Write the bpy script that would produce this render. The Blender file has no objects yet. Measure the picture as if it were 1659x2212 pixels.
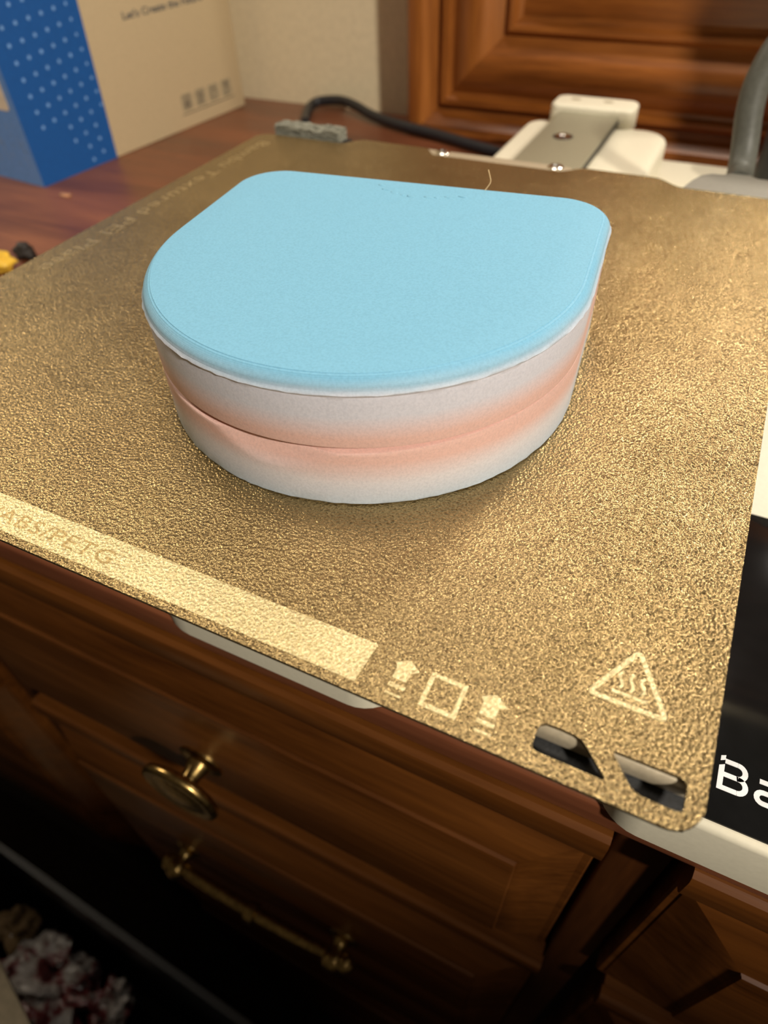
import bpy, bmesh, math, random
from mathutils import Vector, Matrix, noise as mnoise

# ------------------------------------------------------------------ camera, world, lights, exposure
S = 0.001            # millimetres to metres
Z0 = 802.0           # the build plate's top (z = 0 below) lies 802 mm above the floor; desk top at -52
scene = bpy.context.scene
C = scene.collection


def W(x, y, z):
    return Vector((x * S, y * S, (z + Z0) * S))


cam = bpy.data.cameras.new('camera')
cam_o = bpy.data.objects.new('camera', cam)
C.objects.link(cam_o)
cam.sensor_fit = 'HORIZONTAL'
cam.sensor_width = 36.0
cam.lens = 1442.67 / 1659.0 * 36.0
cam.clip_start = 0.005
cam.clip_end = 20
RX = Vector((0.898139, 0.438604, -0.031192))
RY = Vector((0.295280, -0.654172, -0.696325))
RZ = Vector((-0.325816, 0.616186, -0.717048))
m = Matrix.Identity(4)
for i in range(3):
    m[i][0] = RX[i]
    m[i][1] = -RY[i]
    m[i][2] = -RZ[i]
m.translation = W(165.762, -36.927, 79.578)
cam_o.matrix_world = m
cam.dof.use_dof = True
cam.dof.focus_distance = 0.112
cam.dof.aperture_fstop = 24.0
scene.camera = cam_o

vs = scene.view_settings
vs.view_transform = 'Standard'
vs.look = 'None'
vs.exposure = 0.0
vs.gamma = 1.0
vs.use_curve_mapping = False

world = bpy.data.worlds.new('world')
scene.world = world
world.use_nodes = True
bg = world.node_tree.nodes['Background']
bg.inputs[0].default_value = (1.0, 0.80, 0.58, 1)
bg.inputs[1].default_value = 0.05


def area(name, pos, target, size, power, color):
    l = bpy.data.lights.new(name, 'AREA')
    l.shape = 'DISK'
    l.size = size
    l.energy = power
    l.color = color
    o = bpy.data.objects.new(name, l)
    C.objects.link(o)
    p, t = W(*pos), W(*target)
    o.location = p
    o.rotation_euler = (t - p).to_track_quat('-Z', 'Y').to_euler()
    return o


WARM = (1.0, 0.91, 0.78)
area('ceiling_lamp', (-60, 320, 1100), (70, 120, 0), 0.40, 5.5, WARM)
area('side_lamp', (-800, 165, 620), (-20, 200, 0), 0.20, 4.0, (1.0, 0.86, 0.66))
area('sparkle_light', (208, 360, 240), (165, 80, 0), 0.05, 0.62, (1.0, 0.92, 0.80))  # unseen light added at the back for the sparkle on the plate
sl = bpy.data.lights.new('front_spot', 'SPOT')  # added unseen spot; its cone leaves the bin and lower drawers dark
sl.energy = 34.0
sl.color = (1.0, 0.92, 0.80)
sl.spot_size = math.radians(40)
sl.spot_blend = 0.75
sl.shadow_soft_size = 0.03
sl_o = bpy.data.objects.new('front_spot', sl)
C.objects.link(sl_o)
sl_o.location = W(740, -330, 520)
sl_o.rotation_euler = (W(120, 150, 75) - W(740, -330, 520)).to_track_quat('-Z', 'Y').to_euler()


# ------------------------------------------------------------------ materials
def lin(r, g, b):
    f = lambda c: (c / 255 / 12.92) if c / 255 <= 0.04045 else ((c / 255 + 0.055) / 1.055) ** 2.4
    return (f(r), f(g), f(b), 1.0)


def new_mat(name, color=(0.5, 0.5, 0.5, 1), rough=0.5, metal=0.0, spec=0.5):
    mt = bpy.data.materials.new(name)
    mt.use_nodes = True
    b = mt.node_tree.nodes['Principled BSDF']
    b.inputs['Base Color'].default_value = color
    b.inputs['Roughness'].default_value = rough
    b.inputs['Metallic'].default_value = metal
    b.inputs['Specular IOR Level'].default_value = spec
    return mt, mt.node_tree, b


def coords(nt, scale=(1, 1, 1), rot=(0, 0, 0)):
    tc = nt.nodes.new('ShaderNodeTexCoord')
    mp = nt.nodes.new('ShaderNodeMapping')
    mp.inputs['Scale'].default_value = scale
    mp.inputs['Rotation'].default_value = rot
    nt.links.new(tc.outputs['Object'], mp.inputs['Vector'])
    return mp.outputs['Vector']


def noise(nt, vec, scale, detail=3, rough=0.5):
    n = nt.nodes.new('ShaderNodeTexNoise')
    n.inputs['Scale'].default_value = scale
    n.inputs['Detail'].default_value = detail
    n.inputs['Roughness'].default_value = rough
    nt.links.new(vec, n.inputs['Vector'])
    return n.outputs['Fac']


def ramp(nt, fac, stops, interp='LINEAR'):
    r = nt.nodes.new('ShaderNodeValToRGB')
    r.color_ramp.interpolation = interp
    e = r.color_ramp.elements
    while len(e) < len(stops):
        e.new(0.5)
    for el, (p, c) in zip(e, stops):
        el.position = p
        el.color = c
    nt.links.new(fac, r.inputs['Fac'])
    return r.outputs['Color']


def bump(nt, b, height, strength, dist):
    n = nt.nodes.new('ShaderNodeBump')
    n.inputs['Strength'].default_value = strength
    n.inputs['Distance'].default_value = dist
    nt.links.new(height, n.inputs['Height'])
    nt.links.new(n.outputs['Normal'], b.inputs['Normal'])
    return n


def math_node(nt, op, a, b_=None):
    n = nt.nodes.new('ShaderNodeMath')
    n.operation = op
    for i, v in enumerate((a, b_)):
        if v is None:
            continue
        if isinstance(v, (int, float)):
            n.inputs[i].default_value = v
        else:
            nt.links.new(v, n.inputs[i])
    return n.outputs[0]


def plain(name, color, rough=0.5, metal=0.0, spec=0.5, bscale=None, bstr=0.2, bdist=0.0002, var=0.12):
    mt, nt, b = new_mat(name, color, rough, metal, spec)
    v = coords(nt)
    f = noise(nt, v, bscale or 300, 3)
    lo = tuple(c * (1 - var) for c in color[:3]) + (1,)
    hi = tuple(min(1, c * (1 + var)) for c in color[:3]) + (1,)
    nt.links.new(ramp(nt, f, [(0.3, lo), (0.7, hi)]), b.inputs['Base Color'])
    if bscale:
        bump(nt, b, f, bstr, bdist)
    return mt


def wood(name, dark, mid, light, axis, rough=0.32):
    # axis: 0 grain runs along x, 2 along z
    mt, nt, b = new_mat(name, mid, rough, 0, 0.5)
    sc = [38, 38, 38]
    sc[axis] = 5
    v = coords(nt, tuple(sc))
    f1 = noise(nt, v, 1.0, 5, 0.6)
    sc2 = [420, 420, 420]
    sc2[axis] = 30
    v2 = coords(nt, tuple(sc2))
    f2 = noise(nt, v2, 1.0, 3, 0.6)
    mix = math_node(nt, 'ADD', math_node(nt, 'MULTIPLY', f1, 0.72), math_node(nt, 'MULTIPLY', f2, 0.28))
    nt.links.new(ramp(nt, mix, [(0.33, dark), (0.5, mid), (0.68, light)]), b.inputs['Base Color'])
    nt.links.new(ramp(nt, f1, [(0.3, (rough - .08,) * 3 + (1,)), (0.7, (rough + .12,) * 3 + (1,))]), b.inputs['Roughness'])
    bump(nt, b, f2, 0.12, 0.0003)
    return mt


M = {}
M['wall'] = plain('wall_paint', lin(230, 214, 178), 0.8, 0, 0.3, 260, 0.25, 0.0006, 0.05)
M['floor'] = plain('floor_carpet', lin(48, 38, 30), 0.9, 0, 0.2, 160, 0.6, 0.002, 0.35)
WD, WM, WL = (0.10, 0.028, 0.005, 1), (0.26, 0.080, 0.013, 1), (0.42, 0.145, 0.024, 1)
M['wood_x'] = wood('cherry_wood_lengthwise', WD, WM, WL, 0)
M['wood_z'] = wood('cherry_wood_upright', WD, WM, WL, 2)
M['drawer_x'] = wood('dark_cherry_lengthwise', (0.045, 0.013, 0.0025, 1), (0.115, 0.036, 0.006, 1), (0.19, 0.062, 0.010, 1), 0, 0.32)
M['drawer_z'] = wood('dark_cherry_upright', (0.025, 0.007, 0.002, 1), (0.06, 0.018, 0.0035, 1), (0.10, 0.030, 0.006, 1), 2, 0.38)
M['desk_top'] = wood('mahogany_desk_top', (0.085, 0.026, 0.011, 1), (0.17, 0.054, 0.023, 1), (0.27, 0.09, 0.036, 1), 0, 0.34)
M['wood_inside'] = plain('cabinet_interior_wood', (0.02, 0.008, 0.004, 1), 0.7)
M['cream'] = plain('cream_plastic', lin(228, 220, 196), 0.42, 0, 0.45, 900, 0.06, 0.0001, 0.03)
M['black_gloss'] = plain('black_glossy_panel', (0.008, 0.008, 0.008, 1), 0.07, 0, 0.5, None)
M['black_plastic'] = plain('black_plastic', (0.016, 0.016, 0.016, 1), 0.5, 0, 0.45, 2500, 0.4, 0.0001, 0.3)
M['white_ink'] = plain('white_ink', (0.85, 0.85, 0.85, 1), 0.5)
M['steel'] = plain('brushed_steel', lin(158, 152, 128), 0.42, 0.25, 0.5, 900, 0.05, 0.00005, 0.05)
M['steel_bright'] = plain('polished_screw_steel', (0.75, 0.72, 0.66, 1), 0.18, 1.0)
M['groove'] = plain('dark_rail_groove', (0.02, 0.02, 0.02, 1), 0.5)
M['alu'] = plain('bed_aluminium', lin(190, 176, 150), 0.38, 0.3, 0.5, 1500, 0.15, 0.0001, 0.08)
M['grey_plastic'] = plain('grey_plastic', lin(138, 134, 124), 0.5, 0, 0.45, 700, 0.05, 0.0001, 0.05)
M['grey_rubber'] = plain('grey_cable_rubber', lin(92, 92, 84), 0.5, 0, 0.45, 600, 0.1, 0.0002, 0.12)
M['black_rubber'] = plain('black_cable_rubber', (0.018, 0.018, 0.02, 1), 0.42, 0, 0.5, 500, 0.1, 0.0002, 0.2)
M['silicone'] = plain('grey_silicone', lin(132, 130, 116), 0.8, 0, 0.3, 1400, 0.6, 0.0004, 0.18)
M['brass'] = plain('aged_brass', (0.42, 0.28, 0.10, 1), 0.28, 1.0, 0.5, 500, 0.15, 0.0003, 0.35)
M['bin'] = plain('black_bin_plastic', (0.016, 0.016, 0.018, 1), 0.4, 0, 0.5, 400, 0.1, 0.0003, 0.2)
M['kraft'] = plain('brown_paper', (0.13, 0.08, 0.035, 1), 0.75, 0, 0.3, 200, 0.3, 0.001, 0.25)
M['cardboard'] = plain('grey_brown_card', (0.22, 0.18, 0.12, 1), 0.8, 0, 0.3, 300, 0.2, 0.0005, 0.15)
M['yellow'] = plain('yellow_plastic', (0.85, 0.52, 0.05, 1), 0.4, 0, 0.5, 500, 0.2, 0.0003, 0.15)
M['black_bit'] = plain('black_scrap', (0.02, 0.014, 0.01, 1), 0.6, 0, 0.4, 500, 0.2, 0.0003, 0.2)
M['tan_bit'] = plain('tan_scrap', (0.5, 0.24, 0.12, 1), 0.6, 0, 0.4, 500, 0.2, 0.0003, 0.2)
M['carton'] = plain('cream_carton', lin(206, 186, 148), 0.75, 0, 0.25, 700, 0.1, 0.0002, 0.04)
M['box_blue'] = plain('blue_print', lin(24, 88, 160), 0.5, 0, 0.4, 500, 0.05, 0.0001, 0.06)
M['box_blue_lit'] = plain('lit_blue_print', lin(112, 160, 224), 0.45, 0, 0.4, 500, 0.05, 0.0001, 0.08)  # same blue made paler: light on the narrow front put into the colour
M['box_dot'] = plain('pale_blue_print', lin(120, 168, 224), 0.5)
M['box_scuff'] = plain('worn_pale_print', lin(130, 158, 200), 0.6, 0, 0.4, 700, 0.1, 0.0002, 0.2)
M['ink'] = plain('grey_ink', lin(98, 96, 92), 0.6)
M['ink_pale'] = plain('pale_grey_ink', lin(160, 146, 118), 0.6, 0, 0.3, 900, 0.0, 0.0001, 0.12)
M['ink_mid'] = plain('mid_grey_ink', lin(124, 112, 92), 0.6)
M['paper'] = plain('white_label_paper', lin(240, 226, 200), 0.6)
M['strand'] = plain('tan_filament_wisp', lin(226, 190, 140), 0.5)


def pei(name, base, hi, rough, metal, bstr):
    mt, nt, b = new_mat(name, base, rough, metal, 0.5)
    v = coords(nt)
    n1 = noise(nt, v, 2300, 2, 0.5)
    vo = nt.nodes.new('ShaderNodeTexVoronoi')
    vo.inputs['Scale'].default_value = 2000
    vo.feature = 'SMOOTH_F1'
    nt.links.new(v, vo.inputs['Vector'])
    n0 = noise(nt, v, 40, 3)
    h = math_node(nt, 'ADD', math_node(nt, 'MULTIPLY', n1, 0.8), math_node(nt, 'MULTIPLY', vo.outputs['Distance'], 0.55))
    bump(nt, b, h, bstr, 0.00027)
    nt.links.new(ramp(nt, math_node(nt, 'ADD', math_node(nt, 'MULTIPLY', n1, 0.75), math_node(nt, 'MULTIPLY', n0, 0.25)),
                      [(0.36, base), (0.64, hi)]), b.inputs['Base Color'])
    return mt


M['pei'] = pei('gold_textured_pei', (0.215, 0.150, 0.066, 1), (0.47, 0.345, 0.162, 1), 0.25, 0.85, 1.0)
M['pei_etch'] = pei('pale_etched_pei', (0.56, 0.44, 0.20, 1), (0.90, 0.76, 0.44, 1), 0.36, 0.55, 0.8)
M['pei_text'] = pei('gold_lettering_pei', (0.36, 0.25, 0.10, 1), (0.56, 0.42, 0.18, 1), 0.45, 0.6, 0.5)
M['pei_etch_faint'] = pei('faint_etched_pei', (0.42, 0.31, 0.15, 1), (0.64, 0.50, 0.27, 1), 0.34, 0.72, 0.5)


def filament():
    mt, nt, b = new_mat('gradient_filament', rough=0.58, spec=0.35)
    tc = nt.nodes.new('ShaderNodeTexCoord')
    sp = nt.nodes.new('ShaderNodeSeparateXYZ')
    nt.links.new(tc.outputs['Object'], sp.inputs[0])
    fac = math_node(nt, 'DIVIDE', sp.outputs['Z'], 0.0256)
    wob = noise(nt, coords(nt, (1, 1, 6)), 60, 2)
    fac = math_node(nt, 'ADD', fac, math_node(nt, 'MULTIPLY', math_node(nt, 'SUBTRACT', wob, 0.5), 0.05))
    bottom, white, peach = lin(192, 206, 218), lin(220, 214, 216), lin(229, 188, 176)
    up, sky, blue = lin(214, 212, 220), lin(156, 196, 218), lin(128, 188, 218)
    col = ramp(nt, fac, [(0.0, bottom), (0.20, white), (0.36, peach), (0.54, peach), (0.72, up), (0.86, up), (0.925, sky), (0.97, blue)])
    grain = noise(nt, coords(nt), 2200, 3, 0.7)
    mul = nt.nodes.new('ShaderNodeMix')
    mul.data_type = 'RGBA'
    mul.blend_type = 'MULTIPLY'
    mul.inputs['Factor'].default_value = 1.0
    nt.links.new(col, mul.inputs[6])
    nt.links.new(ramp(nt, grain, [(0.3, (0.86, 0.87, 0.88, 1)), (0.6, (1, 1, 1, 1))]), mul.inputs[7])
    nt.links.new(mul.outputs[2], b.inputs['Base Color'])
    b.inputs['Subsurface Weight'].default_value = 0.12
    b.inputs['Subsurface Radius'].default_value = (0.002, 0.0016, 0.0014)
    b.inputs['Subsurface Scale'].default_value = 1.0
    v = coords(nt)
    fine = noise(nt, v, 1500, 2)
    lay = math_node(nt, 'SINE', math_node(nt, 'MULTIPLY', sp.outputs['Z'], 2 * math.pi / 0.0002))
    h = math_node(nt, 'ADD', fine, math_node(nt, 'MULTIPLY', lay, 0.10))
    bump(nt, b, h, 0.36, 0.0001)
    return mt


M['filament'] = filament()


def foil():
    mt, nt, b = new_mat('printed_wrapper_foil', rough=0.3, spec=0.5)
    f = noise(nt, coords(nt), 55, 3)
    nt.links.new(ramp(nt, f, [(0.36, (0.015, 0.003, 0.003, 1)), (0.44, (0.13, 0.02, 0.022, 1)), (0.5, (0.26, 0.23, 0.21, 1)),
                              (0.60, (0.36, 0.33, 0.31, 1)), (0.68, (0.03, 0.006, 0.006, 1))]), b.inputs['Base Color'])
    bump(nt, b, noise(nt, coords(nt), 120, 3), 0.6, 0.004)
    return mt


M['foil'] = foil()


# ------------------------------------------------------------------ helpers (all coordinates in mm)
def thing(name, base, label=None, cat=None, group=None, kind=None):
    o = bpy.data.objects.new(name, None)
    o.empty_display_size = 0.02
    C.objects.link(o)
    o.location = W(*base)
    if label:
        o['label'] = label
    if cat:
        o['category'] = cat
    if group:
        o['group'] = group
    if kind:
        o['kind'] = kind
    return o


def origin_of(o):
    p = Vector((0, 0, 0))
    while o is not None:
        p += o.location
        o = o.parent
    return p


def link(name, me, mat, parent=None, base=None, smooth=None):
    """link a mesh whose vertices are in plate mm; the origin goes to base (mm) or to the parent's origin"""
    if parent is not None and base is None:
        org = origin_of(parent)
    else:
        org = W(*(base or (0, 0, -Z0)))
    off = W(0, 0, 0) - org
    for v in me.vertices:
        v.co = v.co * S + off
    if mat is not None:
        me.materials.append(M[mat])
    o = bpy.data.objects.new(name, me)
    C.objects.link(o)
    if parent is not None:
        o.parent = parent
        o.location = org - origin_of(parent)
    else:
        o.location = org
    if smooth:
        me.shade_smooth()
        if smooth is not True:
            try:
                me.set_sharp_from_angle(angle=math.radians(smooth))
            except Exception:
                pass
    return o


def mesh(verts, faces):
    me = bpy.data.meshes.new('m')
    me.from_pydata([tuple(v) for v in verts], [], faces)
    me.update()
    return me


def bm_mesh(bm):
    bmesh.ops.recalc_face_normals(bm, faces=bm.faces)
    me = bpy.data.meshes.new('m')
    bm.to_mesh(me)
    bm.free()
    return me


def box(x0, x1, y0, y1, z0, z1, bev=0.0, seg=2, xf=None):
    bm = bmesh.new()
    bmesh.ops.create_cube(bm, size=1)
    for v in bm.verts:
        v.co = Vector((x0 + (v.co.x + .5) * (x1 - x0), y0 + (v.co.y + .5) * (y1 - y0), z0 + (v.co.z + .5) * (z1 - z0)))
    if bev:
        bmesh.ops.bevel(bm, geom=list(bm.edges), offset=bev, segments=seg, profile=0.5, affect='EDGES')
    if xf:
        for v in bm.verts:
            v.co = xf(v.co)
    return bm_mesh(bm)


def rings(rs, cap0=True, cap1=True, closed=True):
    """loft rings of equal length"""
    n = len(rs[0])
    vs_ = [p for r in rs for p in r]
    fs = []
    for k in range(len(rs) - 1):
        for i in range(n if closed else n - 1):
            j = (i + 1) % n
            fs.append((k * n + i, k * n + j, (k + 1) * n + j, (k + 1) * n + i))
    if cap0:
        fs.append(tuple(range(n))[::-1])
    if cap1:
        fs.append(tuple((len(rs) - 1) * n + i for i in range(n)))
    bm = bmesh.new()
    bv = [bm.verts.new(p) for p in vs_]
    for f in fs:
        try:
            bm.faces.new([bv[i] for i in f])
        except ValueError:
            pass
    return bm_mesh(bm)


def rrect(x0, x1, y0, y1, r, n=8):
    """rounded rectangle, counter-clockwise; r = (x0y0, x1y0, x1y1, x0y1)"""
    if not isinstance(r, (tuple, list)):
        r = (r,) * 4
    pts = []
    for (cx, cy, sx, sy, a0), rr in zip(((x0, y0, 1, 1, 180), (x1, y0, -1, 1, 270), (x1, y1, -1, -1, 0), (x0, y1, 1, -1, 90)), r):
        for k in range(n + 1):
            a = math.radians(a0 + 90 * k / n)
            pts.append((cx + sx * rr + rr * math.cos(a), cy + sy * rr + rr * math.sin(a)))
    return pts


def prism(outline, z0, z1, bev=0.0, steps=3, bevel_bottom=False):
    """outline (ccw 2D) extruded in z with a rounded top edge made by insetting"""
    n = len(outline)

    def inset(d):
        if d == 0:
            return outline
        out = []
        for i in range(n):
            a, b, c = Vector(outline[i - 1]), Vector(outline[i]), Vector(outline[(i + 1) % n])
            e1, e2 = (b - a), (c - b)
            if e1.length < 1e-6:
                e1 = e2
            if e2.length < 1e-6:
                e2 = e1
            n1 = Vector((-e1.y, e1.x)).normalized()
            n2 = Vector((-e2.y, e2.x)).normalized()
            nn = (n1 + n2)
            nn = nn / max(nn.length_squared, 0.3) * 2
            out.append((b.x + nn.x * d, b.y + nn.y * d))
        return out
    rs = []
    if bevel_bottom and bev:
        for k in range(steps):
            a = math.pi / 2 * k / steps
            rs.append([(x, y, z0 + bev * (1 - math.sin(a))) for x, y in inset(bev * (1 - math.cos(a)))][:])
        rs = []
        for k in range(steps, 0, -1):
            a = math.pi / 2 * k / steps
            rs.append([(x, y, z0 + bev * (1 - math.sin(a))) for x, y in inset(bev * (1 - math.cos(a)))])
        rs.append([(x, y, z0 + bev) for x, y in outline])
    else:
        rs.append([(x, y, z0) for x, y in outline])
    if bev:
        for k in range(steps + 1):
            a = math.pi / 2 * k / steps
            rs.append([(x, y, z1 - bev + bev * math.sin(a)) for x, y in inset(bev * (1 - math.cos(a)))])
    else:
        rs.append([(x, y, z1) for x, y in outline])
    return rings(rs)


def tube(pts, r, n=10, caps=True, sub=6):
    """smooth tube through pts (Catmull-Rom)"""
    P = [Vector(p) for p in pts]
    path = []
    for i in range(len(P) - 1):
        p0 = P[i - 1] if i else P[i] * 2 - P[i + 1]
        p1, p2 = P[i], P[i + 1]
        p3 = P[i + 2] if i + 2 < len(P) else P[i + 1] * 2 - P[i]
        for k in range(sub):
            t = k / sub
            path.append(0.5 * ((2 * p1) + (p2 - p0) * t + (2 * p0 - 5 * p1 + 4 * p2 - p3) * t * t + (3 * p1 - p0 - 3 * p2 + p3) * t ** 3))
    path.append(P[-1])
    rs = []
    up = Vector((0.13, 0.2, 1)).normalized()
    for i, p in enumerate(path):
        d = (path[min(i + 1, len(path) - 1)] - path[max(i - 1, 0)]).normalized()
        a = d.cross(up)
        if a.length < 1e-3:
            a = d.cross(Vector((1, 0, 0)))
        a.normalize()
        b = a.cross(d)
        up = b
        rr = r(i / (len(path) - 1)) if callable(r) else r
        rs.append([p + a * rr * math.cos(2 * math.pi * k / n) + b * rr * math.sin(2 * math.pi * k / n) for k in range(n)])
    return rings(rs, caps, caps)


def fill2d(splines, z0, z1, xf=None):
    """filled 2D outlines (first outer, others holes) as a slab z0..z1"""
    cu = bpy.data.curves.new('c', 'CURVE')
    cu.dimensions = '2D'
    cu.fill_mode = 'BOTH'
    cu.extrude = (z1 - z0) / 2
    for pts in splines:
        sp = cu.splines.new('POLY')
        sp.points.add(len(pts) - 1)
        for q, p in zip(sp.points, pts):
            q.co = (p[0], p[1], 0, 1)
        sp.use_cyclic_u = True
    o = bpy.data.objects.new('c', cu)
    C.objects.link(o)
    dg = bpy.context.evaluated_depsgraph_get()
    me = bpy.data.meshes.new_from_object(o.evaluated_get(dg))
    bpy.data.objects.remove(o)
    bpy.data.curves.remove(cu)
    me.materials.clear()
    for v in me.vertices:
        v.co.z += (z0 + z1) / 2
        if xf:
            v.co = xf(v.co)
    return me


def text_mesh(s, size, depth, xf, spacing=1.0, bold=0.0):
    cu = bpy.data.curves.new('t', 'FONT')
    cu.body = s
    cu.size = size
    cu.extrude = depth / 2
    cu.offset = bold
    cu.space_character = spacing
    cu.resolution_u = 3
    o = bpy.data.objects.new('t', cu)
    C.objects.link(o)
    dg = bpy.context.evaluated_depsgraph_get()
    me = bpy.data.meshes.new_from_object(o.evaluated_get(dg))
    bpy.data.objects.remove(o)
    bpy.data.curves.remove(cu)
    me.materials.clear()
    xs = [v.co.x for v in me.vertices]
    w = max(xs) - min(xs)
    x0 = min(xs)
    for v in me.vertices:
        v.co = xf(Vector((v.co.x - x0, v.co.y, v.co.z + depth / 2)), w)
    return me


def stroke(pts, w, closed=False):
    """thick polyline as a ccw polygon outline (mitred)"""
    P = [Vector(p) for p in pts]
    n = len(P)
    L, Rr = [], []
    for i in range(n):
        if closed:
            a, c = P[i - 1], P[(i + 1) % n]
        else:
            a, c = P[max(i - 1, 0)], P[min(i + 1, n - 1)]
        b = P[i]
        e1 = (b - a) if (b - a).length > 1e-9 else (c - b)
        e2 = (c - b) if (c - b).length > 1e-9 else (b - a)
        n1 = Vector((-e1.y, e1.x)).normalized()
        n2 = Vector((-e2.y, e2.x)).normalized()
        nn = n1 + n2
        nn = nn / max(nn.length_squared, 0.5) * 2
        L.append(b + nn * w / 2)
        Rr.append(b - nn * w / 2)
    if closed:
        return L, Rr
    return L + Rr[::-1]


def slabs(polys, z0, z1, xf=None):
    """several simple polygons, each a thin prism, joined in one mesh"""
    bm = bmesh.new()
    for pts in polys:
        a = [bm.verts.new((p[0], p[1], z0)) for p in pts]
        b = [bm.verts.new((p[0], p[1], z1)) for p in pts]
        n = len(pts)
        bm.faces.new(a[::-1])
        bm.faces.new(b)
        for i in range(n):
            j = (i + 1) % n
            bm.faces.new((a[i], a[j], b[j], b[i]))
    if xf:
        for v in bm.verts:
            v.co = xf(v.co)
    return bm_mesh(bm)


def disc_pts(cx, cy, r, n=16, ry=None):
    return [(cx + r * math.cos(2 * math.pi * k / n), cy + (ry or r) * math.sin(2 * math.pi * k / n)) for k in range(n)]


def lathe(profile, center, axis='z', n=32, sx=1.0, sy=1.0):
    """profile [(radius, along)]"""
    rs = []
    cx, cy, cz = center
    for r, h in profile:
        ring = []
        for k in range(n):
            a = 2 * math.pi * k / n
            x, y = r * math.cos(a) * sx, r * math.sin(a) * sy
            if axis == 'z':
                ring.append((cx + x, cy + y, cz + h))
            elif axis == 'y':
                ring.append((cx + x, cy - h, cz + y))
            else:
                ring.append((cx + h, cy + x, cz + y))
        rs.append(ring)
    return rings(rs)


def blob(center, rad, amp, freq, seed, sub=3):
    bm = bmesh.new()
    bmesh.ops.create_icosphere(bm, subdivisions=sub, radius=1)
    for v in bm.verts:
        d = v.co.normalized()
        k = 1 + amp * mnoise.noise(d * freq + Vector((seed * 7.1, seed * 3.3, seed)))
        v.co = Vector((center[0] + d.x * rad[0] * k, center[1] + d.y * rad[1] * k, center[2] + d.z * rad[2] * k))
    return bm_mesh(bm)


# ------------------------------------------------------------------ the setting
fl = link('floor', mesh([(-2500, -2500, -Z0), (2500, -2500, -Z0), (2500, 410, -Z0), (-2500, 410, -Z0)], [(0, 1, 2, 3)]), 'floor', base=(0, 0, -Z0))
fl['kind'] = 'structure'
wl = link('wall_back', box(-2500, 2500, 406, 470, -Z0, 1700), 'wall', base=(0, 406, -Z0))
wl['kind'] = 'structure'

# ------------------------------------------------------------------ desk with drawers
DV = 23.0           # front edge of the desk top
desk = thing('desk', (60, 200, -Z0), 'dark cherry wood desk with moulded drawers and brass pulls under the printer', 'desk')
link('desk_top', box(-620, 700, DV, 405, -61.5, -52, 1.6, 3), 'desk_top', desk, smooth=40)
link('carcass', box(-600, 680, 36, 400, -690, -61.5), 'wood_inside', desk)
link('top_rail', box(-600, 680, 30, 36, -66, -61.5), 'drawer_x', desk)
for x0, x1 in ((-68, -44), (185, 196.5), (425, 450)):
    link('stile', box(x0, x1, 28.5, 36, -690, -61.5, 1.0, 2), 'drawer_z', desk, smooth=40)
for x0, x1, y0, y1 in ((-600, -540, 40, 100), (620, 680, 40, 100), (-600, -540, 340, 400), (620, 680, 340, 400)):
    link('foot', box(x0, x1, y0, y1, -Z0, -690, 4, 2), 'wood_z', desk)


def frame_front(x0, x1, z0, z1, prof, xf=None):
    """rectangular moulded front facing -y: prof = [(inset, y)], ring loft with mitred corners, closed behind and in the middle"""
    rs = []
    for d, y in prof:
        rs.append([Vector((x0 + d, y, z0 + d)), Vector((x1 - d, y, z0 + d)), Vector((x1 - d, y, z1 - d)), Vector((x0 + d, y, z1 - d))])
    if xf:
        rs = [[xf(p) for p in r] for r in rs]
    return rings(rs, True, False)


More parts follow.
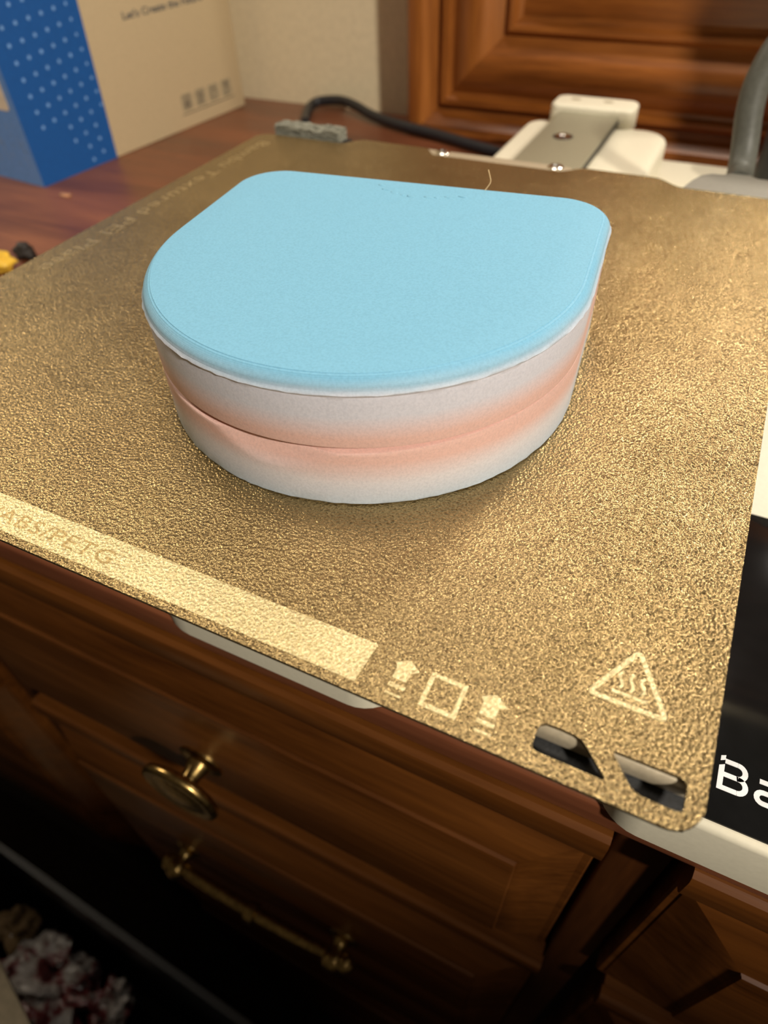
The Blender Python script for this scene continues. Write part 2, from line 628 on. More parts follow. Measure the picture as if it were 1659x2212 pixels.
def drawer(x0, x1, z0, z1, vc, bev, pull, yaw=0.0):
    """raised-panel drawer front: moulding along its top, sloping borders, a proud centre panel at y = vc"""
    xc = (x0 + x1) / 2

    def xf(p):
        return Vector((p.x, p.y + (p.x - xc) * math.tan(math.radians(yaw)), p.z))
    rs = []
    for dx, db, dt, y in ((0, 0, 0, 36), (0, 0, 0, 25.4), (0.5, 0.5, 0.5, 24.9), (2.0, 2.0, 14.5, 24.9)):
        rs.append([xf(Vector(p)) for p in ((x0 + dx, y, z0 + db), (x1 - dx, y, z0 + db), (x1 - dx, y, z1 - dt), (x0 + dx, y, z1 - dt))])
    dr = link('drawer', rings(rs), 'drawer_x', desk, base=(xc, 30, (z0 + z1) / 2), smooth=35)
    rs = []
    for dx, db, dt, y in ((2.2, 2.2, 14.6, 26), (2.2, 2.2, 14.6, 24.6), (2.2 + bev * .5, 2.2 + bev * .5, 14.6 + bev * .5, (24.6 + vc) / 2 + 0.7), (2.2 + bev, 2.2 + bev, 14.6 + bev, vc + 1.3),
                          (3.0 + bev, 3.0 + bev, 15.4 + bev, vc + 1.1), (3.4 + bev, 3.4 + bev, 15.8 + bev, vc + 0.2), (4.2 + bev, 4.2 + bev, 16.6 + bev, vc)):
        rs.append([xf(Vector(p)) for p in ((x0 + dx, y, z0 + db), (x1 - dx, y, z0 + db), (x1 - dx, y, z1 - dt), (x0 + dx, y, z1 - dt))])
    link('panel', rings(rs), 'drawer_x', dr, smooth=25)
    link('moulding', rings([[xf(Vector((x, y, z))) for y, z in ((25, z1 - 0.1), (22.6, z1), (21.3, z1 - 1.0), (20.9, z1 - 2.6), (21.0, z1 - 9.5), (21.8, z1 - 11.2), (23.6, z1 - 12.2), (25, z1 - 12.6))]
                            for x in (x0 - 0.5, x1 + 0.5)]), 'drawer_x', dr, smooth=35)
    if pull == 'knob':
        zc, xk = z1 - 68.5, xc - 4.5
        kn = link('knob', lathe([(4.5, 0), (4.2, 2), (3.2, 5), (3.2, 8), (5.5, 8.6), (11.5, 8.8), (13.6, 9.6), (14.2, 11.2), (13.6, 12.4), (12.2, 12.8),
                                 (11.0, 12.2), (9.6, 12.6), (5, 13.6), (2, 13.9)], (xk, vc, zc), 'y', 40), 'brass', dr, smooth=50)
        link('backplate', lathe([(8, -0.2), (8, 0.6), (6.5, 1.2), (4.6, 1.6)], (xk, vc, zc), 'y', 28), 'brass', kn, smooth=40)
    elif pull == 'handle':
        zc, xh = z1 - 86, xc - 6
        yb = 5.4
        hn = link('handle', tube([(xh - 40, yb + 1, zc), (xh - 26, yb + .4, zc - 1.0), (xh, yb, zc - 1.6), (xh + 26, yb + .4, zc - 1.0), (xh + 40, yb + 1, zc)],
                                 lambda t: 2.6 + 0.6 * math.sin(math.pi * t), 12), 'brass', dr, smooth=60)
        link('handle_ring', lathe([(3.2, -3), (4.6, -2.2), (4.9, 0), (4.6, 2.2), (3.2, 3)], (xh, yb, zc - 1.6), 'x', 20), 'brass', hn, smooth=50)
        d = vc - yb
        for s in (-1, 1):
            link('post', lathe([(7, -0.2), (7, .6), (4.5, 1.6), (3.2, 3), (3.2, d - 4), (4.4, d - 2), (5.2, d), (5.0, d + 2), (3.4, d + 4), (1, d + 5)],
                               (xh + s * 43, vc, zc), 'y', 24), 'brass', hn, smooth=50)
            link('finial', lathe([(2.2, -3), (4.0, -1.5), (4.4, 1), (3.0, 3.6), (0.8, 5)], (xh + s * 48, yb + 1, zc), 'x', 18), 'brass', hn, smooth=50)
    return dr


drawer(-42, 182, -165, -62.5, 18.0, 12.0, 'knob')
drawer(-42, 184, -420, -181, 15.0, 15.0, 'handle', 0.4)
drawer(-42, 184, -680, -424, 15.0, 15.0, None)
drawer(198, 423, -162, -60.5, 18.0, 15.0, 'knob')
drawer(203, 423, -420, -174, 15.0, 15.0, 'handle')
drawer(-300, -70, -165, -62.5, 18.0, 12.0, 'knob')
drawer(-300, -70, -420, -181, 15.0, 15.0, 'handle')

# ------------------------------------------------------------------ hutch with panelled door behind the printer
hutch = thing('hutch_cabinet', (297, 395, -52), 'orange brown wooden hutch cabinet with moulded panel door behind the printer', 'cabinet')
HX0, HX1, HZ0, HZ1 = -25.0, 620.0, -58.0, 900.0
link('carcass', box(HX0 + 1, HX1 - 1, 385, 405.5, -51.9, HZ1 + 10), 'wood_z', hutch)
dprof = [(0, 386), (0, 379), (1.0, 375), (3.5, 372), (8, 370.6), (12, 371.6), (14.5, 374.5), (17, 378.0), (20.5, 378.8), (21.5, 376.2), (23, 374.6),
         (25.5, 374.6), (27, 377.0), (29, 377.2), (33, 373.8), (39, 371.6), (45, 372.2), (49, 375.0), (53, 378.6), (57, 379.6), (58, 377.6),
         (59.5, 376.6), (61.5, 377.0), (63, 380.0), (66, 381.0)]


def side_piece(side):
    rs = []
    for d, y in dprof:
        x0, x1, z0, z1 = HX0 + d, HX1 - d, max(HZ0 + d, -51.9), HZ1 - d
        c = [(x0, y, z0), (x1, y, z0), (x1, y, z1), (x0, y, z1)]
        rs.append((Vector(c[side]), Vector(c[(side + 1) % 4])))
    # subdivide lengthwise so that the mesh stays light but smooth
    vs_, fs = [], []
    for a, b in rs:
        vs_ += [a, b]
    for k in range(len(rs) - 1):
        fs.append((2 * k, 2 * k + 1, 2 * k + 3, 2 * k + 2))
    n = len(vs_)
    # back closing strip at the wall side
    a0, b0, a1, b1 = vs_[0], vs_[1], vs_[-2], vs_[-1]
    vs_ += [Vector((a1.x, 386, a1.z)), Vector((b1.x, 386, b1.z))]
    fs.append((n - 2, n - 1, n + 1, n))
    fs.append((n, n + 1, 1, 0))
    fs.append(tuple([2 * k for k in range(n // 2)] + [n])[::-1])
    fs.append(tuple([2 * k + 1 for k in range(n // 2)] + [n + 1]))
    bm = bmesh.new()
    bv = [bm.verts.new(p) for p in vs_]
    for f in fs:
        try:
            bm.faces.new([bv[i] for i in f])
        except ValueError:
            pass
    return bm_mesh(bm)


link('rail', side_piece(0), 'wood_x', hutch, smooth=32)
link('stile', side_piece(1), 'wood_z', hutch, smooth=32)
link('rail', side_piece(2), 'wood_x', hutch, smooth=32)
link('stile', side_piece(3), 'wood_z', hutch, smooth=32)
px0, px1, pz0, pz1 = HX0 + 65, HX1 - 65, HZ0 + 65, HZ1 - 65
link('panel', rings([[(px0 + d, y, pz0 + d), (px1 - d, y, pz0 + d), (px1 - d, y, pz1 - d), (px0 + d, y, pz1 - d)]
                     for d, y in ((0, 385), (0, 381), (2, 380.5), (16, 375.5), (18, 374.6), (20, 374.6))]), 'wood_x', hutch, smooth=30)

# ------------------------------------------------------------------ 3D printer
prn = thing('desktop_printer', (150, 160, -52), 'cream desktop 3D printer base with black logo panel, metal rail and grey cable', 'printer')
bo = rrect(69, 134, 21.0, 314, (13, 10, 12, 9), 8)
link('rail_beam', prism(bo, -52, -20, 3.0, 4), 'cream', prn, smooth=40)
ro = rrect(176, 420, 20.3, 335, (9, 12, 12, 12), 8)
link('base_body', prism(ro, -52, -38, 1.2, 3), 'cream', prn, smooth=40)
link('rear_ledge', prism(rrect(120, 186, 120, 335, 4, 4), -52, -38.2, 1.0, 3), 'cream', prn, smooth=40)
pan = link('logo_panel', prism(rrect(188, 414, 22.0, 99.5, 1.5, 4), -39, -37.6, 0.3, 2), 'black_gloss', prn, smooth=40)


# lettering on the panel, drawn with strokes: cap height 1 in letter space
def arc(cx, cy, r, a0, a1, n=8, ry=None):
    return [(cx + r * math.cos(math.radians(a0 + (a1 - a0) * k / n)), cy + (ry or r) * math.sin(math.radians(a0 + (a1 - a0) * k / n))) for k in range(n + 1)]


def letters():
    w = 0.15
    out = []
    x = 0.0
    # B: a stem with a chip off its upper end, two bowls
    out.append([[(x, 0), (x + .15, 0), (x + .15, .82), (x, .74)]])
    out.append([[(x + .02, .90), (x + .15, .97), (x + .15, 1.12), (x + .02, 1.06)]])
    for yb, xe in ((0.0, .54), (.43, .54), (.86, .50)):
        out.append([[(x + .15, yb), (x + xe, yb), (x + xe, yb + .15), (x + .15, yb + .15)]])
    out.append([stroke(arc(x + .54, .29, .215, -90, 90, 10), w)])
    out.append([stroke(arc(x + .50, .72, .215, -90, 90, 10), w)])
    x += 1.02
    # a
    out.append([stroke([(x + .08, .72), (x + .5, .72)] + arc(x + .5, .56, .16, 90, 0, 6) + [(x + .66, .0)], w)])
    out.append([stroke([(x + .66, .07), (x + .2, .07)] + arc(x + .2, .235, .165, 270, 90, 8) + [(x + .66, .40)], w)])
    x += 0.98
    # m
    out.append([stroke([(x + .07, 0), (x + .07, .79)], w)])
    out.append([stroke([(x + .07, .72), (x + .5, .72)] + arc(x + .5, .57, .15, 90, 0, 6) + [(x + .65, 0)], w)])
    out.append([stroke([(x + .6, .72), (x + 1.06, .72)] + arc(x + 1.06, .57, .15, 90, 0, 6) + [(x + 1.21, 0)], w)])
    x += 1.52
    # b
    out.append([stroke([(x + .07, 0), (x + .07, 1.05)], w)])
    out.append([stroke([(x + .07, .07), (x + .45, .07)] + arc(x + .45, .4, .25, -90, 90, 10, .33) + [(x + .07, .73)], w)])
    x += 0.98
    # u
    out.append([stroke([(x + .07, .79), (x + .07, .3)] + arc(x + .3, .3, .23, 180, 270, 6) + [(x + .62, .07)], w)])
    out.append([stroke([(x + .66, .79), (x + .66, 0)], w)])
    return [p for g in out for p in g]


LH = 6.0
link('lettering', slabs(letters(), 0, 0.1, lambda p: Vector((193.6 + p.x * LH, 27.9 + p.y * LH, -37.62 + p.z))), 'white_ink', pan)

# linear rail with end bracket
rl = link('rail', box(83.5, 110.5, 60, 312, -20, -15, 0.6, 2), 'steel', prn, smooth=40)
link('groove', box(110.3, 110.9, 62, 310, -18.4, -16.6), 'groove', rl)
for v_ in (275, 218):
    link('screw', lathe([(3.4, 0), (3.4, 0.25), (2.6, 0.5), (1.6, 0.1), (1.2, -0.4)], (94.6, v_, -15.0), 'z', 20), 'steel_bright', rl, smooth=50)
    link('screw_hole', lathe([(4.3, 0), (4.3, 0.06)], (94.6, v_, -15.0), 'z', 24), 'groove', rl)
br = link('end_bracket', prism(rrect(78.5, 116.5, 309.5, 327, (4, 4, 5, 5), 6), -22, -12.4, 1.4, 4), 'cream', prn, smooth=40)
for x in (88, 103):
    link('screw_recess', lathe([(2.4, 0), (2.4, 0.05)], (x, 320, -12.4), 'z', 16, 1.0, 0.6), 'ink_pale', br)

# heated bed below the plate
link('bed_tray', box(1, 183.6, 3.4, 190, -7.4, -4.2, 0.5, 2), 'black_plastic', prn, smooth=40)
hb = link('heated_bed', box(1, 183.6, 6.0, 190.5, -4.2, -0.65, 1.3, 4), 'alu', prn, smooth=40)
rt = link('bed_rear_strip', prism(rrect(62, 117, 186, 199.4, 2.5, 5), -4.2, -0.75, 0.3, 2), 'alu', prn, smooth=40)
for x in (71.5, 111.5):
    link('screw', lathe([(2.6, 0), (2.6, 0.3), (2.1, 0.7), (1.2, 0.8), (0.9, 0.3)], (x, 196.9, -0.75), 'z', 20), 'steel_bright', rt, smooth=50)
link('bed_support', box(82, 112, 60, 150, -15, -7.4, 1, 2), 'black_plastic', prn, smooth=40)

# nozzle wiper: a ragged silicone block at the rear corner of the bed
wb = link('wiper_mount', box(2.5, 33.5, 186, 201.8, -7.5, -1.5, 0.6, 2), 'black_plastic', prn, smooth=40)
random.seed(4)
bm = bmesh.new()
bmesh.ops.create_cube(bm, size=1)
bmesh.ops.subdivide_edges(bm, edges=list(bm.edges), cuts=13, use_grid_fill=True)
for v in bm.verts:
    top = v.co.z > 0.4
    x, y, z = v.co
    v.co = Vector((4.2 + (x + .5) * 27, 194.6 + (y + .5) * 6.6, -1.6 + (z + .5) * 3.6))
    k = 1.0 if top else 0.35
    v.co += Vector((random.uniform(-.35, .35), random.uniform(-.3, .3), random.uniform(-.3, .7) * k if z > -0.45 else 0))
link('nozzle_wiper', bm_mesh(bm), 'silicone', prn)

# cable plug and cable on the bed's rear right
co = [(150.6, 188), (196, 188), (196, 209.2), (172.2, 209.2), (170.2, 210.4), (169.2, 213.6), (167.4, 215), (165, 214.4), (163.6, 211), (161.8, 209.3),
      (158.5, 209), (155.6, 206.6), (153.6, 201.5), (152, 195)]
cp = link('cable_plug', prism(co, -5, -0.5, 0.6, 3), 'grey_plastic', prn, smooth=40)
link('bed_cable', tube([(166.6, 211, -3.4), (166.4, 219, -2.2), (165.2, 224, 4), (163.2, 226.5, 14), (163.4, 228.5, 23), (167, 231, 32), (178, 236, 40), (198, 244, 40), (225, 258, 34)], 4.1, 14),
     'grey_rubber', prn, smooth=60)
link('rear_block', prism(rrect(172, 300, 292, 330, 6, 6), -38.2, -12, 1.5, 3), 'black_plastic', prn, smooth=40)  # plain black block added to fill the dark area beside the cable
link('lift_column', prism(rrect(222, 296, 262, 330, 8, 6), -38.2, 188, 3, 3), 'grey_plastic', prn, smooth=40)
link('column_rail', prism(rrect(224, 294, 264, 328, 6, 6), 187.5, 320, 3, 3), 'black_plastic', prn, smooth=40)

# ------------------------------------------------------------------ build plate
plate = thing('build_plate', (92, 96, 0), 'gold textured steel build plate with pale markings lying on the printer bed', 'build plate')
r = 4.2
outer = []
outer += [(x, y) for x, y in arc(4.2, 4.2, 4.2, 180, 270, 8)]
outer += [(x, y) for x, y in arc(184 - 4.2, 4.2, 4.2, 270, 360, 8)]
outer += [(x, y) for x, y in arc(184 - 5, 192 - 5, 5, 0, 90, 8)]


def scurve(x0, y0, x1, y1, n=8):
    return [(x0 + (x1 - x0) * k / n, y0 + (y1 - y0) * (0.5 - 0.5 * math.cos(math.pi * k / n))) for k in range(n + 1)]


outer += scurve(152.5, 192, 142.5, 197.6)
outer += scurve(121.5, 197.6, 113.5, 192.2) + scurve(70.5, 192.2, 64.5, 197.8)
outer += scurve(41, 197.8, 33.5, 191.6)
outer += [(x, y) for x, y in arc(5, 191.6 - 5, 5, 90, 180, 8)]
hole1 = [(163.8, 5.4), (164.0, 6.1), (164.7, 6.55), (166.5, 6.6), (168.2, 6.5), (169.0, 6.3), (169.8, 5.7), (171.2, 4.3), (172.8, 2.7), (172.7, 2.45), (172.3, 2.4),
         (164.6, 2.45), (164.0, 2.65), (163.8, 3.2)]
hole2 = [(172.9, 6.4), (173.3, 6.55), (180.6, 6.6), (181.4, 6.35), (181.7, 5.8), (181.75, 3.1), (181.5, 2.55), (180.9, 2.35), (177.2, 2.4), (176.3, 2.6), (175.6, 3.1), (174.4, 4.5)]
link('sheet', fill2d([outer, hole1, hole2], -0.62, 0.0), 'pei', plate)
TZ0, TZ1 = -0.02, 0.035
flat = lambda p: p
link('label_band', slabs([[(20, 1.5), (139.8, 1.5), (140.2, 8.0), (20, 8.0)]], TZ0, TZ1), 'pei_etch', plate)


def band_text(p, w):
    k = 36.0 / w
    return Vector((59.0 + p.x * k, 3.1 + p.y, TZ1 + p.z * 1.0))


link('band_lettering', text_mesh('PLA/ABS/PETG', 3.9, 0.02, band_text, 1.1), 'pei_text', plate)


def side_text(p, w):
    k = 108.0 / w
    return Vector((5.2 + p.y, 183.0 - p.x * k, TZ1 + p.z - 0.02))


link('side_lettering', text_mesh('Bambu Textured PEI Plate', 6.4, 0.02, side_text, 1.05), 'pei_etch_faint', plate)
sq = [(149.1, 2.3), (153.6, 2.3), (153.6, 6.9), (149.1, 6.9)]
L_, R_ = stroke(sq, 0.62, True)
link('square_mark', fill2d([R_, L_], TZ0, TZ1), 'pei_etch', plate)
for dx in (0.0, 12.35):
    link('arrow_mark', slabs([[(144.1 + dx, 4.2), (146.2 + dx, 4.2), (146.25 + dx, 5.75), (147.25 + dx, 6.35), (145.35 + dx, 7.55), (143.6 + dx, 6.6), (144.1 + dx, 5.9)],
                              [(144.1 + dx, 2.95), (146.45 + dx, 2.95), (146.45 + dx, 3.55), (144.1 + dx, 3.55)],
                              [(144.15 + dx, 1.75), (146.4 + dx, 1.75), (146.4 + dx, 2.1), (144.15 + dx, 2.1)]], TZ0, TZ1), 'pei_etch', plate)
# hot-surface triangle
tri = []
tp = [Vector((168.3, 13.2)), Vector((178.0, 13.2)), Vector((173.1, 21.9))]
for i in range(3):
    a, b_, c_ = tp[i - 1], tp[i], tp[(i + 1) % 3]
    d1, d2 = (a - b_).normalized(), (c_ - b_).normalized()
    for k in range(5):
        t = k / 4
        tri.append(tuple(b_ + d1 * 0.9 * (1 - t) ** 2 + d2 * 0.9 * t ** 2))
L_, R_ = stroke(tri, 0.68, True)
link('warning_triangle', fill2d([R_, L_], TZ0, TZ1), 'pei_etch', plate)
waves = [stroke([(170.9, 14.6), (175.4, 14.6)], 0.5)]
for x in (171.7, 173.1, 174.5):
    waves.append(stroke([(x + 0.32 * math.sin(t * 1.3), 15.3 + t * 0.55) for t in range(6)], 0.42))
link('heat_symbol', slabs(waves, TZ0, TZ1), 'pei_etch', plate)

# ------------------------------------------------------------------ printed retainer case
CX, CY = 106.0, 71.5
TH = math.radians(6.5)
case = thing('retainer_case', (CX, CY, 0.04), 'pastel blue, white and peach printed hinged case standing on gold plate', 'case')


def cw(x, y, z):
    return Vector((CX + x * math.cos(TH) - y * math.sin(TH), CY + x * math.sin(TH) + y * math.cos(TH), z + 0.04))


def outline(inset, nf=96, nc=12, ns=6):
    cx, cy, R_c, back, rc = 2.5, -3.0, 41.0 - inset, 32.5 - inset, 10.0 - min(inset, 3) * 0.6
    pts = []
    for k in range(nf + 1):
        a = math.pi + math.pi * k / nf
        pts.append((cx + R_c * math.cos(a), cy + R_c * math.sin(a)))
    for k in range(1, ns):
        pts.append((cx + R_c, cy + (back - rc - cy) * k / ns))
    for k in range(nc + 1):
        a = math.pi / 2 * k / nc
        pts.append((cx + R_c - rc + rc * math.cos(a), back - rc + rc * math.sin(a)))
    for k in range(1, ns * 2):
        pts.append((cx + R_c - rc - 2 * (R_c - rc) * k / (ns * 2), back))
    for k in range(nc + 1):
        a = math.pi / 2 + math.pi / 2 * k / nc
        pts.append((cx - R_c + rc + rc * math.cos(a), back - rc + rc * math.sin(a)))
    for k in range(1, ns):
        pts.append((cx - R_c, back - rc + (cy - back + rc) * k / ns))
    return pts


def openness(x, y):
    """the seam gapes at the front and closes towards the right and the hinge"""
    t = (y + 44) / 50 + max(0, (x - 14) / 34)
    return max(0.0, 1 - max(0.0, t))


def base_ring(inset, z, top=False):
    out = []
    random.seed(int(z * 1000) + int(inset * 100))
    for x, y in outline(inset):
        zz = z + (0.95 * (1 - openness(x, y)) if top else 0)
        # finger notch: a sloping flat cut in the front, below the seam
        lim = 41.0 - 1.65 - inset * 0.4 + max(0.0, 11.5 - z) * 0.36
        dx_, dy_ = x - 2.5, y + 3.0
        c_, s_ = math.cos(math.radians(-93)), math.sin(math.radians(-93))
        dist = dx_ * c_ + dy_ * s_
        if dist > lim:
            x -= (dist - lim) * c_
            y -= (dist - lim) * s_
        if z < 0.3:
            x += random.uniform(-.09, .09)
            y += random.uniform(-.09, .09)
        out.append(cw(x, y, zz))
    return out


br_ = [base_ring(0.35, 0.0), base_ring(0.05, 0.25), base_ring(0, 0.6), base_ring(0, 3), base_ring(0, 6)]
br_ += [base_ring(0, 6.5 + 0.5 * k) for k in range(10)]
br_ += [base_ring(0.10, 11.08, True), base_ring(0.35, 11.2, True), base_ring(6, 11.2, True), base_ring(6.2, 12.6), base_ring(9, 12.6)]
link('case_base', rings(br_), 'filament', case, smooth=38)


def lid_ring(inset, z, rough=0.0):
    random.seed(int(z * 977))
    return [cw(x + random.uniform(-rough, rough), y + random.uniform(-rough, rough), z + random.uniform(-rough, rough)) for x, y in outline(inset)]


lr = [lid_ring(5.5, 12.3), lid_ring(0.35, 12.25), lid_ring(0.08, 12.4), lid_ring(0.0, 12.8), lid_ring(0, 16), lid_ring(0, 19), lid_ring(0.0, 21.4), lid_ring(0.06, 21.9),
      lid_ring(-0.18, 22.25, 0.05), lid_ring(-0.30, 22.45, 0.09), lid_ring(-0.12, 22.75, 0.05)]
zz, steps = 22.8, 11
for k in range(steps):
    t0, t1 = k / steps, (k + 1) / steps
    i0 = 2.75 * (1 - math.sqrt(max(0, 1 - t0 ** 1.7)))
    i1 = 2.75 * (1 - math.sqrt(max(0, 1 - t1 ** 1.7)))
    za = 22.85 + 2.2 * t1
    lr.append(lid_ring(i0 + 0.02, za - 0.12))
    lr.append(lid_ring(i0 + 0.10, za))
lr += [lid_ring(2.85, 25.07), lid_ring(3.4, 25.12), lid_ring(8, 25.15)]
lid = link('lid', rings(lr), 'filament', case, smooth=38)
random.seed(9)
bumps = [(-5.6, 27.6, .9, .55), (-3.8, 25.6, 1.2, .5), (-1.6, 24.2, 1.0, .6), (2.4, 23.2, 1.1, .55), (6.4, 23.6, 1.4, .5), (10.2, 24.6, 1.0, .5), (13.0, 25.8, 1.1, .5), (7.8, 23.8, .6, .4), (0.4, 23.5, .5, .4)]
for x, y, a, b_ in bumps:
    p = cw(x, y, 25.15)
    link('print_bump', blob((p.x, p.y, p.z - 0.05), (a, b_, 0.17), 0.5, 1.6, x, 2), 'filament', lid, smooth=True)
for p0 in ((27.2, -34.6, 22.5), (27.9, -34.2, 22.7), (40.9, -6, 15.8), (41.2, -5.0, 15.6)):
    p = cw(*p0)
    link('print_bump', blob((p.x, p.y, p.z), (.5, .45, .4), 0.6, 1.8, p0[0], 2), 'filament', lid, smooth=True)

# wisps of filament standing behind the case
s1 = link('filament_wisp', tube([(cw(16.5, 30.6, 0)).to_tuple()[:2] + (25.1,), (cw(17.4, 31.2, 0)).to_tuple()[:2] + (26.6,), (cw(17.0, 31.6, 0)).to_tuple()[:2] + (27.9,), (cw(16.6, 32.0, 0)).to_tuple()[:2] + (28.7,)], 0.09, 6),
          'strand', base=tuple(cw(16.5, 30.6, 25.1)))
s1['label'] = 'thin curled tan wisp of plastic standing on the back edge of the case lid'
s1['category'] = 'filament wisp'

# ------------------------------------------------------------------ blue and cream carton
ca = Vector((-169.8, 221.0))
cb = Vector((-152.3, 387.6))
ex = (cb - ca).normalized()             # along the long printed side
ey = Vector((-ex.y, ex.x))              # away to the left
BH = 330.0
carton = thing('carton', (ca.x - 60, ca.y + 90, -52), 'tall blue and cream cardboard carton with dotted print on the desk', 'box')


def kx(p):
    """box space: x along the printed side, y into the box, z up from the desk"""
    q = ca + ex * p.x + ey * p.y
    return Vector((q.x, q.y, p.z - 52))


link('carton_body', box(0, 167.5, 0, 190, 0, BH, 0.7, 2, kx), 'carton', carton, smooth=40)


def face_side(p):
    """print space on the long side: x along, y up, z outwards"""
    return kx(Vector((p.x, -p.z, p.y)))


def face_front(p):
    """print space on the narrow front: x to the left, y up"""
    return kx(Vector((-p.z, p.x, p.y)))


blue = link('blue_wrap', slabs([[(-0.1, 0.05), (52.0, 0.05), (66.5, BH - 0.1), (-0.1, BH - 0.1)]], 0, 0.10, face_side), 'box_blue', carton)
front = link('blue_front', slabs([[(-0.05, 0.05), (189.5, 0.05), (189.5, BH - 0.1), (-0.05, BH - 0.1)]], 0, 0.10, face_front), 'box_blue_lit', carton)
dots = []
for j in range(-5, 14):
    for i in range(0, 8):
        # rows slope, columns lean, as printed
        x = 8.6 + i * 7.85 + (j * 0.9 if j < 8 else 7) * (1 if j > 0 else 0.35) * 0.55
        y = 69.8 - j * 7.25 + i * (0.75 + 0.14 * max(j, 0))
        lim = 52 + y * 0.044 - 1.5
        if 3 < x < lim and y > 3 + max(0, (20 - x) * 0.35) + 0.0 and not (y < 26 and x < 20 - 0 + (26 - y) * 0.55):
            k = 0.95 if i < 5 else 0.8
            dots.append(disc_pts(x, y, k, 10))
for d in dots:
    link('dot', slabs([d], 0.08, 0.14, face_side), 'box_dot', blue)


def slogan(p, w):
    k = 63.0 / w
    return face_side(Vector((81.5 + p.x * k, 61.4 + p.y, p.z + 0.0)))


link('slogan', text_mesh("Let's Create the Future", 4.9, 0.12, slogan, 1.0, 0.12), 'ink', carton)
for k in range(4):
    x = 110.5 + k * 12.2
    sq = rrect(x, x + 9.4, 9.6, 18.6, 1.2, 3)
    ic = link('care_icon', slabs([sq], 0, 0.06, face_side), 'ink_pale', carton)
    if k == 0:
        polys = [disc_pts(x + 4.7, 13.2, 2.6, 12), stroke([(x + 2, 17.2), (x + 7.4, 17.2)], 0.7)]
    elif k == 1:
        polys = [disc_pts(x + 4.4, 12.0, 1.6, 10), disc_pts(x + 4.2, 15.4, 1.5, 10), disc_pts(x + 6.2, 14.6, 1.1, 8), disc_pts(x + 4.9, 17.4, 0.8, 8)]
    elif k == 2:
        polys = [stroke(disc_pts(x + 4.7, 13.6, 2.6, 12)[:10], 0.7), stroke([(x + 3, 17.4), (x + 6.4, 15.8)], 0.7)]
    else:
        polys = [stroke([(x + 4.7, 10.4), (x + 4.7, 14)], 0.7), [(x + 2.8, 17.8), (x + 3.6, 14.2), (x + 5.8, 14.2), (x + 6.6, 17.8)], stroke([(x + 3, 10.4), (x + 6.4, 10.4)], 0.7)]
    link('pictogram', slabs(polys, 0.05, 0.1, face_side), 'ink_mid', ic)
link('underline', slabs([[(109.5, 7.6), (158, 7.6), (158, 8.4), (109.5, 8.4)]], 0, 0.08, face_side), 'ink_mid', carton)
link('paper_label', slabs([rrect(5.0, 70, 36, 140, 2.0, 4)], 0.08, 0.2, face_front), 'paper', front)
random.seed(2)
scuffs = []
for k in range(46):
    x = random.uniform(4, 46)
    y = random.uniform(9, 30) - 0.05 * x
    h = random.uniform(1.5, 5)
    w_ = random.uniform(0.4, 1.0)
    scuffs.append([(x, y), (x + w_, y), (x + w_ * 1.1, y + h), (x + w_ * 0.1, y + h * 0.95)])
link('worn_print', slabs(scuffs, 0.08, 0.13, face_front), 'box_scuff', front)['kind'] = 'stuff'
link('print_mark', slabs([disc_pts(26, 47, 6, 12), disc_pts(40, 60, 4, 12)], 0.18, 0.24, face_front), 'ink_mid', front)

# ------------------------------------------------------------------ small things on the desk
cab = link('power_cable', tube([(-88, 360, -49.4), (-97, 378, -49), (-101.5, 391, -48.8), (-98, 397.5, -47.5), (-83, 398.2, -46), (-68, 391, -46), (-50, 381, -47.6), (-24, 371.5, -48.4), (0, 364.5, -48.6),
                                 (34, 352, -48.8), (62, 344, -48.8)], 2.9, 12), 'black_rubber', base=(-40, 378, -52), smooth=60)
cab['label'] = 'black power cable curving across the desk top in front of the wall'
cab['category'] = 'cable'
yc = link('yellow_scrap', blob((-114, 140, -48.6), (7.5, 6, 3.4), 0.7, 1.5, 3, 3), 'yellow', base=(-114, 140, -52), smooth=True)
yc['label'] = 'bright yellow plastic scrap lying on the desk beside the gold plate'
yc['category'] = 'scrap'
bc = link('black_scrap', blob((-111, 153, -48.6), (4.6, 3.8, 3.4), 0.8, 1.6, 5, 3), 'black_bit', base=(-111, 153, -52), smooth=True)
bc['label'] = 'small black scrap lying on the desk next to the yellow one'
bc['category'] = 'scrap'
tcp = link('tan_flake', blob((-150, 216.5, -51.7), (3.6, 1.9, 0.4), 0.6, 1.5, 8, 2), 'tan_bit', base=(-150, 216.5, -52), smooth=True)
tcp['label'] = 'tiny tan flake on the desk in front of the carton'
tcp['category'] = 'flake'

# ------------------------------------------------------------------ waste bin in front of the drawers
binn = thing('waste_bin', (-60, -150, -Z0), 'black plastic waste bin standing in front of the desk drawers', 'bin')
o0 = rrect(-230, 110, -275, -24, 22, 6)
o1 = rrect(-233, 113, -278, -21, 23, 6)


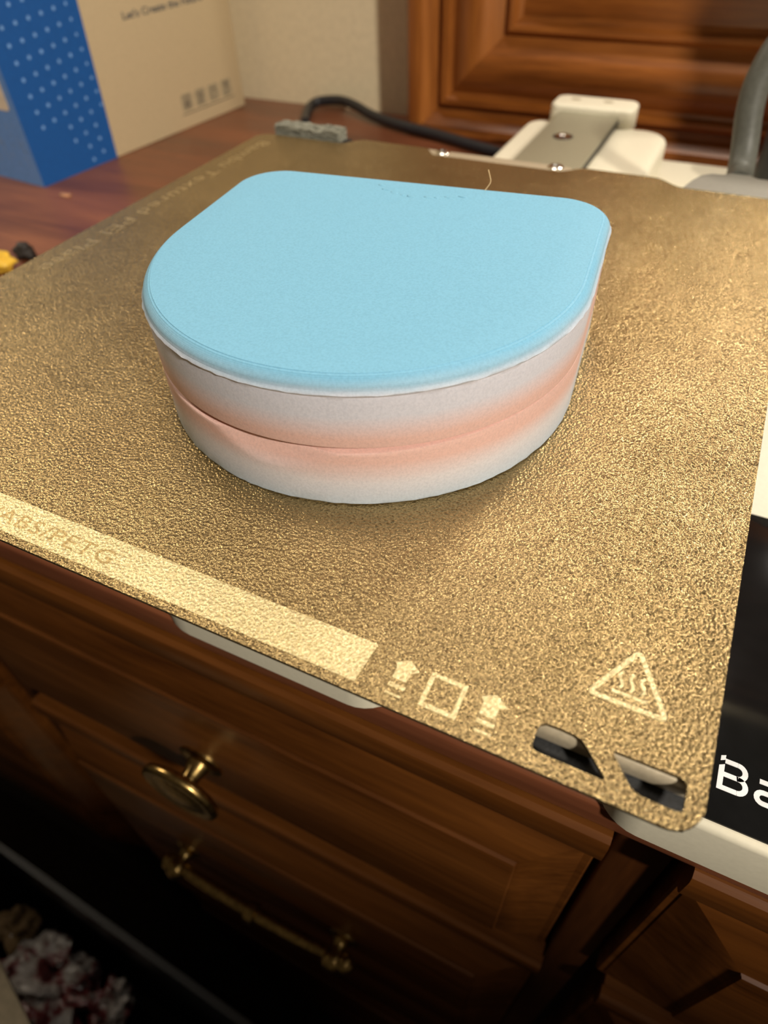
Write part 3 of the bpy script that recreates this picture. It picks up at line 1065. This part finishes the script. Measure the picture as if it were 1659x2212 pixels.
def shrink(pts, k):
    cx, cy, a = -60, -150, math.radians(-2.0)
    return [(cx + ((x - cx) * math.cos(a) - (y - cy) * math.sin(a)) * k, cy + ((x - cx) * math.sin(a) + (y - cy) * math.cos(a)) * k) for x, y in pts]


brs = [[(x, y, -Z0) for x, y in shrink(o0, .82)], [(x, y, -410) for x, y in shrink(o0, 1)], [(x, y, -410) for x, y in shrink(o1, 1)], [(x, y, -401) for x, y in shrink(o1, 1)],
       [(x, y, -400) for x, y in shrink(o1, .995)], [(x, y, -400) for x, y in shrink(o0, .985)], [(x, y, -412) for x, y in shrink(o0, .98)], [(x, y, -Z0 + 4) for x, y in shrink(o0, .80)]]
link('bin_shell', rings(brs), 'bin', binn, smooth=40)
bag = thing('crumpled_wrapper', (-106, -70, -511), 'crumpled white and red foil wrapper lying in the waste bin', 'wrapper')
link('foil_sheet', blob((-106, -70, -489), (34, 22, 17), 0.9, 2.4, 2, 4), 'foil', bag)
w2 = link('brown_paper_ball', blob((-150, -52, -486), (15, 13, 13), 0.6, 2.0, 6, 4), 'kraft', base=(-150, -52, -502))
w2['label'] = 'crumpled brown paper ball on top of the rubbish in bin'
w2['category'] = 'paper'
w3 = link('red_wrapper', blob((-58, -60, -496), (12, 14, 10), 0.8, 2.6, 4, 4), 'foil', base=(-58, -60, -506))
w3['label'] = 'small crumpled reddish wrapper at the edge of the rubbish in bin'
w3['category'] = 'wrapper'
w4 = link('rubbish_heap', blob((-60, -150, -572), (135, 98, 60), 0.12, 2.2, 12, 4), 'bin', base=(-60, -150, -632), smooth=True)
w4['label'] = 'dark rubbish bag filling the waste bin below the wrappers'
w4['category'] = 'rubbish bag'


def cardx(p):
    a = math.radians(-19)
    return Vector((-100 + p.x * math.cos(a) - p.y * math.sin(a), -69 + p.x * math.sin(a) + p.y * math.cos(a), p.z))


cd = link('card_sheet', box(-40, 90, -130, 0, -406, -403, 0, 1, cardx), 'cardboard', base=(-100, -130, -406))
cd['label'] = 'dull grey brown card sheet lying across the front of the waste bin'
cd['category'] = 'card'
